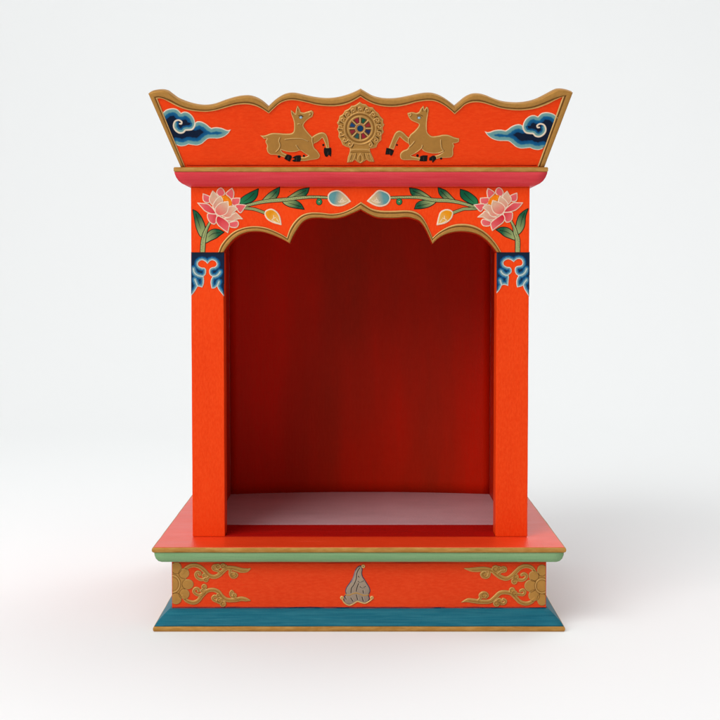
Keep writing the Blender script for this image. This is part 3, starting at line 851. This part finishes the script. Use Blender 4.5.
deer(zm(382, 100, 9),
     [(228, 118, 1), (270, 108), (310, 115), (333, 106, 1), (350, 75), (374, 50, 1), (382, 85, 1), (400, 60, 1), (414, 68), (420, 95), (412, 135), (405, 180), (402, 230), (405, 280), (420, 305), (450, 325), (500, 322), (550, 312), (600, 315), (650, 335), (695, 345, 1), (690, 375), (662, 387), (640, 390, 1), (650, 412),
      (640, 440), (640, 490), (620, 515), (570, 520), (525, 520), (490, 532, 1), (475, 500, 1), (510, 490), (548, 464, 1), (500, 480), (450, 480), (400, 470), (370, 455), (355, 437, 1), (330, 460), (290, 485), (262, 500), (300, 510), (345, 518, 1), (342, 547, 1), (290, 540), (220, 540), (180, 535), (163, 515), (165, 480),
      (190, 455), (225, 440), (245, 412), (238, 392, 1), (210, 375), (180, 350), (160, 330, 1), (145, 355), (125, 395), (107, 445, 1), (60, 432, 1), (75, 395), (95, 345), (120, 295), (155, 275), (190, 290), (220, 320), (241, 336, 1), (255, 310), (290, 280), (325, 240), (330, 215), (300, 200), (260, 180), (238, 150)],
     [[(40, 430, 1), (70, 438), (108, 455, 1), (95, 490), (80, 503, 1), (70, 490, 1), (30, 490, 1)], [(345, 505, 1), (375, 498), (410, 500, 1), (405, 550, 1), (370, 552), (335, 548, 1)], [(425, 520, 1), (455, 500, 1), (482, 505), (490, 530, 1), (455, 565, 1), (450, 545, 1), (425, 545, 1)]],
     [(532, 525, 11), (320, 500, 12), (135, 405, 8)],
     [[(527, 355), (528, 390), (535, 430), (550, 455), (505, 480)], [(290, 370), (265, 400), (238, 425)], [(362, 405), (350, 435), (300, 475)], [(413, 130), (404, 190), (402, 250), (412, 290)], [(255, 112), (262, 128), (250, 140)], [(240, 340), (238, 370), (243, 400)]],
     (333, 158), 'right', [(315, 136), (340, 132), (365, 142)], [[(360, 75), (366, 100)], [(398, 80), (400, 105)]])


def wheel():
    z = zm(330, 95, 9.6)
    out = [(288, 64, 1), (312, 82), (345, 88, 1), (372, 112), (412, 118, 1), (436, 150), (464, 172, 1), (484, 205), (512, 232, 1), (512, 268), (524, 282, 1), (506, 318), (518, 352, 1), (496, 388), (494, 432, 1), (462, 462), (446, 502, 1), (412, 512), (385, 512, 1), (388, 545), (402, 575), (418, 610), (427, 642, 1),
           (385, 640), (350, 622, 1), (320, 642), (292, 656), (262, 642), (240, 622, 1), (210, 642), (163, 650, 1), (170, 600), (184, 560), (190, 530), (186, 506, 1), (150, 494), (120, 478, 1), (104, 440), (80, 402, 1), (82, 360), (68, 330, 1), (80, 295), (66, 268, 1), (84, 235), (92, 200, 1), (122, 182), (142, 148, 1), (182, 128), (205, 102, 1), (240, 96)]
    r = Relief(335, 99.5, 386.5, 165, .22)
    r.fill(z(*out), (*lin(174, 126, 62), 1.0)); r.outline(GOLD_L, .5, .36, .85)
    cx, cy = z((290, 318))[0]
    pts = lambda rad, n=60: [(cx + rad / 9.6 * math.cos(k), cy + rad / 9.6 * math.sin(k)) for k in np.linspace(0, 2 * math.pi, n, endpoint=False)]
    # curls of the flame halo
    n = 17
    for k in range(n):
        a = math.pi / 2 + (k + .5) * 2 * math.pi / n
        if abs(math.degrees(math.atan2(math.sin(a - math.pi / 2), math.cos(a - math.pi / 2)))) < 24: continue
        rr = 185 / 9.6 + .3 * math.sin(5 * k); px, py = cx + rr * math.cos(a), cy + rr * math.sin(a) * .99
        tn = np.array((-math.sin(a), math.cos(a))); rd = np.array((math.cos(a), math.sin(a)))
        p0 = np.array((px, py))
        c = [p0 - rd * 2.4 - tn * 1.9, p0 + rd * .2 - tn * 2.2, p0 + rd * 1.9 - tn * .4, p0 + rd * 1.2 + tn * 1.2, p0 - rd * .4 + tn * 1.0, p0 - rd * .6 - tn * .3]
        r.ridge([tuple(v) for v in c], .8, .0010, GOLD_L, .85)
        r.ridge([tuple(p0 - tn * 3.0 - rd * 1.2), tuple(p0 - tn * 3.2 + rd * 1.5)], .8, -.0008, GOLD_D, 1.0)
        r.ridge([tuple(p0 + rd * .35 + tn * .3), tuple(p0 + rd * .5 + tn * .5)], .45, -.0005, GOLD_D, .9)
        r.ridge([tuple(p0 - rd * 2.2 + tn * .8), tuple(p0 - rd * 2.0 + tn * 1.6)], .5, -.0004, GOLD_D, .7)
    for k in range(70):
        a = random.random() * 6.283; rr = (160 + random.random() * 52) / 9.6
        if abs(math.degrees(math.atan2(math.sin(a - math.pi / 2), math.cos(a - math.pi / 2)))) < 24: continue
        px, py = cx + rr * math.cos(a), cy + rr * math.sin(a)
        if k % 2: r.ridge([(px, py), (px + .3, py + .25)], .42, -.0006, GOLD_D, .85)
        else: r.ridge([(px, py), (px + .3, py - .2)], .42, .0006, GOLD_L, .8)
    r.ridge(pts(151), 1.0, .0009, GOLD_L, .5, closed=True); r.ridge(pts(134), .7, -.0004, GOLD_D, .75, closed=True)
    r.ridge(pts(116), .8, .0007, GOLD_L, .55, closed=True)
    cols = [lin(24, 84, 60), lin(150, 44, 44), lin(40, 44, 80), lin(148, 32, 50), lin(44, 84, 78), lin(142, 42, 48), lin(28, 66, 112), lin(146, 32, 54)]
    r.dot(cx, cy, 104 / 9.6, GOLD_D, grow=False)
    for k in range(8):
        a0 = math.radians(-68 + 45 * k)
        def wedge(h0, h1, ra, rb):
            return [(cx + rad / 9.6 * math.cos(a0 + s_), cy + rad / 9.6 * math.sin(a0 + s_)) for rad, s_ in ((ra, -h0), (rb, -h1), (rb, 0), (rb, h1), (ra, h0))]
        r.fill(wedge(.16, .20, 57, 101), cols[k], closed_spline=False, grow=False)
        am = a0 + math.radians(22.5)
        r.ridge([(cx + 50 / 9.6 * math.cos(am), cy + 50 / 9.6 * math.sin(am)), (cx + 104 / 9.6 * math.cos(am), cy + 104 / 9.6 * math.sin(am))], 1.0, .0006, GOLD_L, .95)
    r.dot(cx, cy, 52 / 9.6, GOLD_C, grow=False); r.ridge(pts(46), .7, .0006, lin(196, 156, 118) + (0.5,), .7, closed=True)
    r.dot(cx, cy, 31 / 9.6, lin(16, 56, 92), lift=.0005, grow=False)
    # stem with three lotus petals
    r.ridge(z((195, 528), (240, 520), (340, 520), (384, 528)), .8, .0005, GOLD_L, .6)
    r.ridge(z((195, 550), (290, 545), (384, 550)), .6, -.0004, GOLD_D, .7)
    for ln in (((292, 560), (272, 590), (270, 625), (292, 648)), ((292, 560), (312, 590), (316, 625), (292, 648)), ((245, 560), (238, 590), (215, 636)), ((205, 560), (190, 600), (178, 640)), ((342, 560), (350, 590), (375, 632)), ((380, 560), (396, 600), (412, 635)), ((225, 565), (210, 600), (198, 636)), ((362, 565), (378, 600), (392, 634))):
        r.ridge(z(*ln), .6, .0005, GOLD_L, .7)
    for ln in (((292, 585), (292, 630)), ((255, 560), (250, 612)), ((330, 560), (338, 612)), ((215, 575), (200, 620)), ((370, 575), (384, 618))):
        r.ridge(z(*ln), .6, -.0005, GOLD_D, .8)
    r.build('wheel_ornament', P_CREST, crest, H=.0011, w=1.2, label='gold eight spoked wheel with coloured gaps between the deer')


wheel()


# side boards of the crest, flaring outwards like the front
def crest_side(s):
    hb = -P_CREST.at(np.array(BL[0]), np.array(BL[1]))[0] - .0005
    fl = math.radians(22)
    y0 = Y_CREST + .0095; y1 = YB0
    n = 60
    yy = np.linspace(0, 1, n)
    top = [.066 - .010 * math.sin(u * math.pi) - .004 * math.sin(u * math.pi * 3) * (1 if u < .5 else 1) for u in yy]
    top[0] = .0705

    def P(u, v, h=0.0):
        yf = y0 - v * math.sin(TILT) / math.cos(fl)
        y = yf + (y1 - yf) * u
        x = hb + v * math.tan(fl) * .95 + h * math.cos(fl); zz = Z_CORN + v - h * math.sin(fl)
        return Vector((s * x, y, zz))
    me = bpy.data.meshes.new('crest_side'); bm = bmesh.new()
    fo = [bm.verts.new(P(u, .0002)) for u in yy] + [bm.verts.new(P(u, t_)) for u, t_ in zip(yy[::-1], top[::-1])]
    bo = [bm.verts.new(P(u, .0002, -.010)) for u in yy] + [bm.verts.new(P(u, t_, -.010)) for u, t_ in zip(yy[::-1], top[::-1])]
    f1 = bm.faces.new(fo); f2 = bm.faces.new(bo[::-1])
    m_ = len(fo)
    for k in range(m_):
        bm.faces.new((fo[(k + 1) % m_], fo[k], bo[k], bo[(k + 1) % m_])).material_index = 1
    bmesh.ops.recalc_face_normals(bm, faces=bm.faces)
    bmesh.ops.triangulate(bm, faces=[f1, f2], ngon_method='EAR_CLIP')
    bm.to_mesh(me); bm.free()
    o = link('crest_side', me, [M['orange_crest'], M['gold']], ROOT, ('left' if s < 0 else 'right') + ' side board of the crest')
    me = bpy.data.meshes.new('gold_trim'); bm = bmesh.new()
    rows = []
    for f, h in ((0, -.0002), (.06, .0010), (.6, .0012), (.7, .0007), (.85, .0013), (1, -.0002)):
        rows.append([bm.verts.new(P(u, t_ - .0004 - .0065 * f, h)) for u, t_ in zip(yy, top)])
    for i in range(len(rows) - 1):
        for k in range(n - 1): bm.faces.new((rows[i][k], rows[i + 1][k], rows[i + 1][k + 1], rows[i][k + 1])).smooth = True
    bmesh.ops.recalc_face_normals(bm, faces=bm.faces)
    bm.to_mesh(me); bm.free()
    link('gold_trim', me, [M['gold']], o)


crest_side(-1); crest_side(1)


# ================================================================== PLINTH ORNAMENTS
def vine(r, z, pts, taper, curls, lobes):
    r.stroke(z(*pts), 3, GOLD_C, taper=[t_ + 1.0 for t_ in taper[:-1]] + taper[-1:], lift=.0004)
    for p, wv in curls: r.stroke(z(*p), wv + .5, GOLD_C, lift=.0004)
    for x, y, rad in lobes:
        (cx, cy), = z((x, y)); r.dot(cx, cy, rad / 8 + .3, GOLD_C, lift=.0004)
    for p, wv in curls: r.ridge([(a[0] + .15, a[1] + .15) for a in z(*p)], .5, -.0003, GOLD_D, .45)
    L_ = spline(z(*pts))
    r.ridge(L_[2:-8] + .5, .42, -.0003, GOLD_D, .6, raw=True)
    for x, y, rad in lobes:
        (cx, cy), = z((x, y)); r.ridge([(cx + rad / 15 * math.cos(k), cy + rad / 15 * math.sin(k)) for k in np.linspace(0.4, 4.9, 9)], .42, -.0003, GOLD_D, .75)


def scroll(z, side, petals, core, vines, edge):
    r = Relief(min(edge, z((30, 0))[0][0]) if side == 'left' else z((15, 0))[0][0], 562.4, z((675, 0))[0][0] if side == 'left' else edge, 606.5, .25)
    for v in vines: vine(r, z, *v)
    (cx, cy), = z(core[:2]); r.dot(cx, cy, core[2] / 8 + 6.2, GOLD_C, ry=core[3] / 8 + 6.0)
    for (x, y, a, b_) in petals:
        (cx, cy), = z((x, y)); a += 7; b_ += 7
        r.dot(cx, cy, a / 8, GOLD_C, ry=b_ / 8, lift=.0002)
    for (x, y, a, b_) in petals:
        (cx, cy), = z((x, y))
        a += 6; b_ += 6
        ln = [(cx + a / 8 * math.cos(k), cy + b_ / 8 * math.sin(k)) for k in np.linspace(0, 2 * math.pi, 26)]
        r.ridge(ln, .5, -.0004, GOLD_D, .75, raw=True)
    r.outline(GOLD_L, .45, .32, .6)
    (cx, cy), = z(core[:2])
    r.dot(cx, cy, core[2] / 8, GOLD_C, lift=.0001, ry=core[3] / 8)
    for kk, c_ in ((1.0, GOLD_D), (.86, GOLD_L), (.72, GOLD_D)):
        r.ridge([(cx + core[2] * kk / 8 * math.cos(k), cy + core[3] * kk / 8 * math.sin(k)) for k in np.linspace(0, 2 * math.pi, 40)], .5, .0002 if c_ is GOLD_L else -.0003, c_, .6, raw=True)
    lim = (r.X < edge + .2) if side == 'left' else (r.X > edge - .2)
    r.sd = np.where(lim, np.maximum(r.sd, .6), r.sd)
    r.build('scroll_ornament', P_PLINTH, plinth, H=.0007, w=.9, label=f'gold flower scroll at the {side} end of the plinth')


scroll(zm(168, 558, 8), 'left', [(68, 78, 36, 42), (130, 122, 36, 36), (160, 210, 40, 36), (132, 288, 36, 36), (66, 325, 38, 40)], (38, 207, 66, 78),
       [([(118, 118), (150, 78), (200, 58), (250, 68), (290, 100), (322, 134), (362, 150), (402, 140), (440, 106), (475, 80), (525, 82), (585, 98), (630, 98), (663, 82)], [2.2, 3.0, 3.2, 3.4, 3.6, 3.2, 3.4, 3.8, 3.4, 3.4, 4.2, 3.2, .4],
         [([(330, 150), (300, 168), (262, 172), (232, 155), (222, 130), (236, 112), (256, 118), (254, 132)], 2.8), ([(425, 118), (395, 100), (368, 92), (360, 72), (376, 60), (395, 66)], 2.8), ([(500, 92), (498, 125), (512, 150), (538, 150), (550, 134), (538, 124)], 2.8)],
         [(304, 172, 20), (290, 140, 18), (400, 68, 22), (440, 64, 22), (462, 68, 14), (520, 132, 24)]),
        ([(118, 305), (150, 340), (200, 356), (240, 342), (272, 302), (312, 264), (360, 254), (402, 270), (432, 308), (472, 334), (530, 336), (585, 326), (625, 332), (662, 340)], [2.2, 3.0, 3.4, 3.4, 3.4, 3.2, 3.2, 3.6, 3.6, 3.4, 3.8, 3.2, .4],
         [([(285, 282), (250, 296), (218, 284), (206, 262), (222, 242), (246, 250), (244, 264)], 2.8), ([(430, 330), (400, 345), (368, 336), (358, 318), (372, 304), (394, 314)], 2.8), ([(560, 328), (536, 318), (508, 304), (500, 284), (508, 266), (520, 276)], 2.4)],
         [(290, 230, 22), (280, 262, 20), (440, 366, 24), (412, 340, 26), (404, 300, 18), (532, 298, 18)])],
       172.2)
scroll(zm(458, 558, 8), 'right', [(672, 98, 34, 40), (606, 142, 36, 36), (580, 222, 44, 44), (608, 300, 40, 40), (672, 332, 34, 44)], (672, 222, 60, 66),
       [([(618, 118), (590, 78), (545, 64), (500, 76), (465, 108), (430, 142), (390, 164), (345, 154), (305, 128), (268, 100), (215, 88), (150, 92), (100, 92), (48, 82)], [2.2, 3.0, 3.2, 3.4, 3.6, 3.4, 3.6, 3.8, 3.4, 3.4, 4.2, 3.2, .4],
         [([(440, 160), (470, 172), (515, 176), (542, 160), (546, 138), (528, 126), (510, 134)], 3.0), ([(320, 128), (345, 108), (375, 102), (380, 84), (362, 76), (346, 84)], 2.8), ([(250, 100), (246, 140), (225, 154), (198, 148), (188, 128), (200, 116)], 2.8)],
         [(450, 186, 24), (460, 150, 24), (300, 88, 30), (328, 84, 20), (212, 130, 26)]),
        ([(612, 325), (585, 352), (540, 364), (495, 350), (462, 318), (425, 284), (380, 274), (335, 280), (295, 316), (255, 346), (190, 350), (120, 342), (75, 338), (26, 354)], [2.2, 3.0, 3.4, 3.4, 3.4, 3.2, 3.4, 3.6, 3.6, 3.4, 3.8, 3.2, .4],
         [([(450, 286), (485, 290), (520, 292), (534, 272), (520, 254), (500, 262)], 2.8), ([(310, 335), (345, 364), (372, 360), (380, 342), (362, 330)], 2.8), ([(160, 340), (180, 318), (176, 296), (196, 278), (224, 282), (236, 300), (222, 314)], 2.6)],
         [(432, 258, 24), (450, 282, 24), (308, 362, 26), (330, 344, 24), (204, 298, 24)])],
       545.6)


def emblem():
    z = zm(335, 558, 13.34)
    r = Relief(338, 563, 376, 607, .22)
    TA = lin(172, 152, 130); SL = lin(74, 72, 92); DK = lin(44, 36, 34); GO = GOLD_L
    body = z((345, 108), (312, 116), (282, 150), (262, 200), (240, 270), (200, 330), (158, 390), (142, 440), (150, 485), (125, 515), (122, 555), (135, 592), (168, 615), (220, 616), (262, 598), (300, 580), (350, 592), (402, 598), (440, 575), (458, 540), (446, 495), (466, 440), (455, 390), (425, 340), (395, 290), (366, 245), (356, 200), (362, 150))
    p, sl, d = r.fill(body, TA, lin(148, 128, 112), (z((250, 150))[0], z((420, 560))[0]), lift=.0004, w=4)
    r.stroke(body, .75, SL, closed=True)
    for ln in (((330, 130), (305, 170), (290, 215), (284, 280), (250, 360), (222, 400), (214, 460)), ((315, 338), (296, 390), (286, 440)), ((312, 310), (340, 320), (384, 304)), ((338, 382), (375, 394), (412, 376)), ((375, 432), (380, 465)), ((214, 532), (240, 572)), ((286, 490), (302, 552)), ((362, 518), (378, 572)), ((312, 240), (324, 252)), ((130, 510), (150, 545))):
        r.stroke(z(*ln), .95, DK, grow=False); r.ridge([(p[0] + .9, p[1] + .1) for p in z(*ln)], .7, .0004, lin(196, 178, 156), .6)
    r.stroke(z((268, 170), (255, 230), (220, 320)), 1.0, lin(130, 124, 132), grow=False)
    r.stroke(z((138, 485), (190, 492), (240, 472), (290, 464), (340, 480), (390, 496), (450, 488)), 1.0, lin(186, 138, 70), lift=.0003)
    r.stroke(z((96, 548), (120, 590), (160, 622), (205, 628), (250, 608), (298, 580), (345, 592), (400, 604), (452, 580), (490, 552)), 1.35, GO, lift=.0003)
    for x, y in ((93, 530), (492, 530), (376, 110)):
        (cx, cy), = z((x, y)); r.dot(cx, cy, 1.9, GO, lift=.0003); r.dot(cx, cy, .6, GOLD_D, grow=False)
    r.build('emblem', P_PLINTH, plinth, H=.0006, w=.8, label='grey brown tied bundle emblem with gold rim at the plinth centre')


emblem()


def seam(nm, plane, parent, x0, x1, y, w, color, lab):  # thin uneven darker line drawn where two parts meet
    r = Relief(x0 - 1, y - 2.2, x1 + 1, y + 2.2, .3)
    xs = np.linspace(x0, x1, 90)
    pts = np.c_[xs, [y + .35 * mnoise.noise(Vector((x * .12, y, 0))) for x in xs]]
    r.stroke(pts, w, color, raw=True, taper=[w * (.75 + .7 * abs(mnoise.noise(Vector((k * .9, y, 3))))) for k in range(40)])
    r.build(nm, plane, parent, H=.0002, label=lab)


seam('dark_line', P_CREST, crest, 187, 536.5, 165.4, .75, lin(138, 16, 10), 'dark red line along the foot of the crest')
seam('dark_line', P_POST, lintel, 191.8, 529, 187.6, .6, lin(176, 24, 16), 'red line under the cornice')
seam('dark_line', P_PLINTH, plinth, 172.8, 545.4, 607.5, .9, lin(22, 34, 62), 'dark blue line along the foot of the plinth')
seam('dark_line', P_PLINTH, plinth, 172.8, 545.4, 562.9, .6, lin(150, 28, 14), 'dark red line under the green moulding')

# ================================================================== LIGHT
W = bpy.data.worlds.new('World'); SC.world = W; W.use_nodes = True
bg = W.node_tree.nodes['Background']; bg.inputs[0].default_value = (1, 1, 1, 1); bg.inputs[1].default_value = .64
wn, wl = W.node_tree.nodes, W.node_tree.links
wtc = wn.new('ShaderNodeTexCoord'); wsx = wn.new('ShaderNodeSeparateXYZ'); wmr = wn.new('ShaderNodeMapRange')
wmr.interpolation_type = 'SMOOTHSTEP'
wmr.inputs['From Min'].default_value = -.9; wmr.inputs['From Max'].default_value = .9; wmr.inputs['To Min'].default_value = 1.0; wmr.inputs['To Max'].default_value = .38
wl.new(wtc.outputs['Generated'], wsx.inputs[0]); wl.new(wsx.outputs['X'], wmr.inputs['Value']); wl.new(wmr.outputs[0], bg.inputs[0])


def area(name, loc, target, sx, sy, power, col=(1, 1, 1)):
    l = bpy.data.lights.new(name, 'AREA'); l.shape = 'RECTANGLE'; l.size = sx; l.size_y = sy; l.energy = power; l.color = col
    o = bpy.data.objects.new(name, l); C.objects.link(o); o.location = loc
    o.rotation_euler = (Vector(target) - Vector(loc)).to_track_quat('-Z', 'Y').to_euler()
    return o


area('softbox', (-2.3, -2.7, 2.7), (0, .1, .25), 3.2, 2.4, 120)
area('overhead_fill', (-.1, -.9, 2.4), (-.05, 0, 0), 1.8, 1.8, 9)  # added fill brightening floor and platform top; no such lamp known
area('backdrop_fill', (1.5, 1.7, 4.2), (.7, 2.2, .4), 3.4, 2.0, 52)  # added fill to even out the backdrop, not a known lamp

# ================================================================== CAMERA
cam = bpy.data.cameras.new('camera'); co = bpy.data.objects.new('camera', cam); C.objects.link(co)
cam.sensor_width = 36; cam.sensor_fit = 'HORIZONTAL'; cam.lens = 36 * F_PX / 720
cam.shift_y = (CY - 360.0) / 720.0
co.location = CAM; co.rotation_euler = (math.pi / 2 - PITCH, 0, 0)
cam.clip_start = .05; cam.clip_end = 60
SC.camera = co
SC.render.resolution_x = SC.render.resolution_y = 1024
SC.view_settings.view_transform = 'Standard'; SC.view_settings.look = 'None'; SC.view_settings.exposure = 0; SC.view_settings.gamma = 1
SC.cycles.max_bounces = 10; SC.cycles.diffuse_bounces = 6
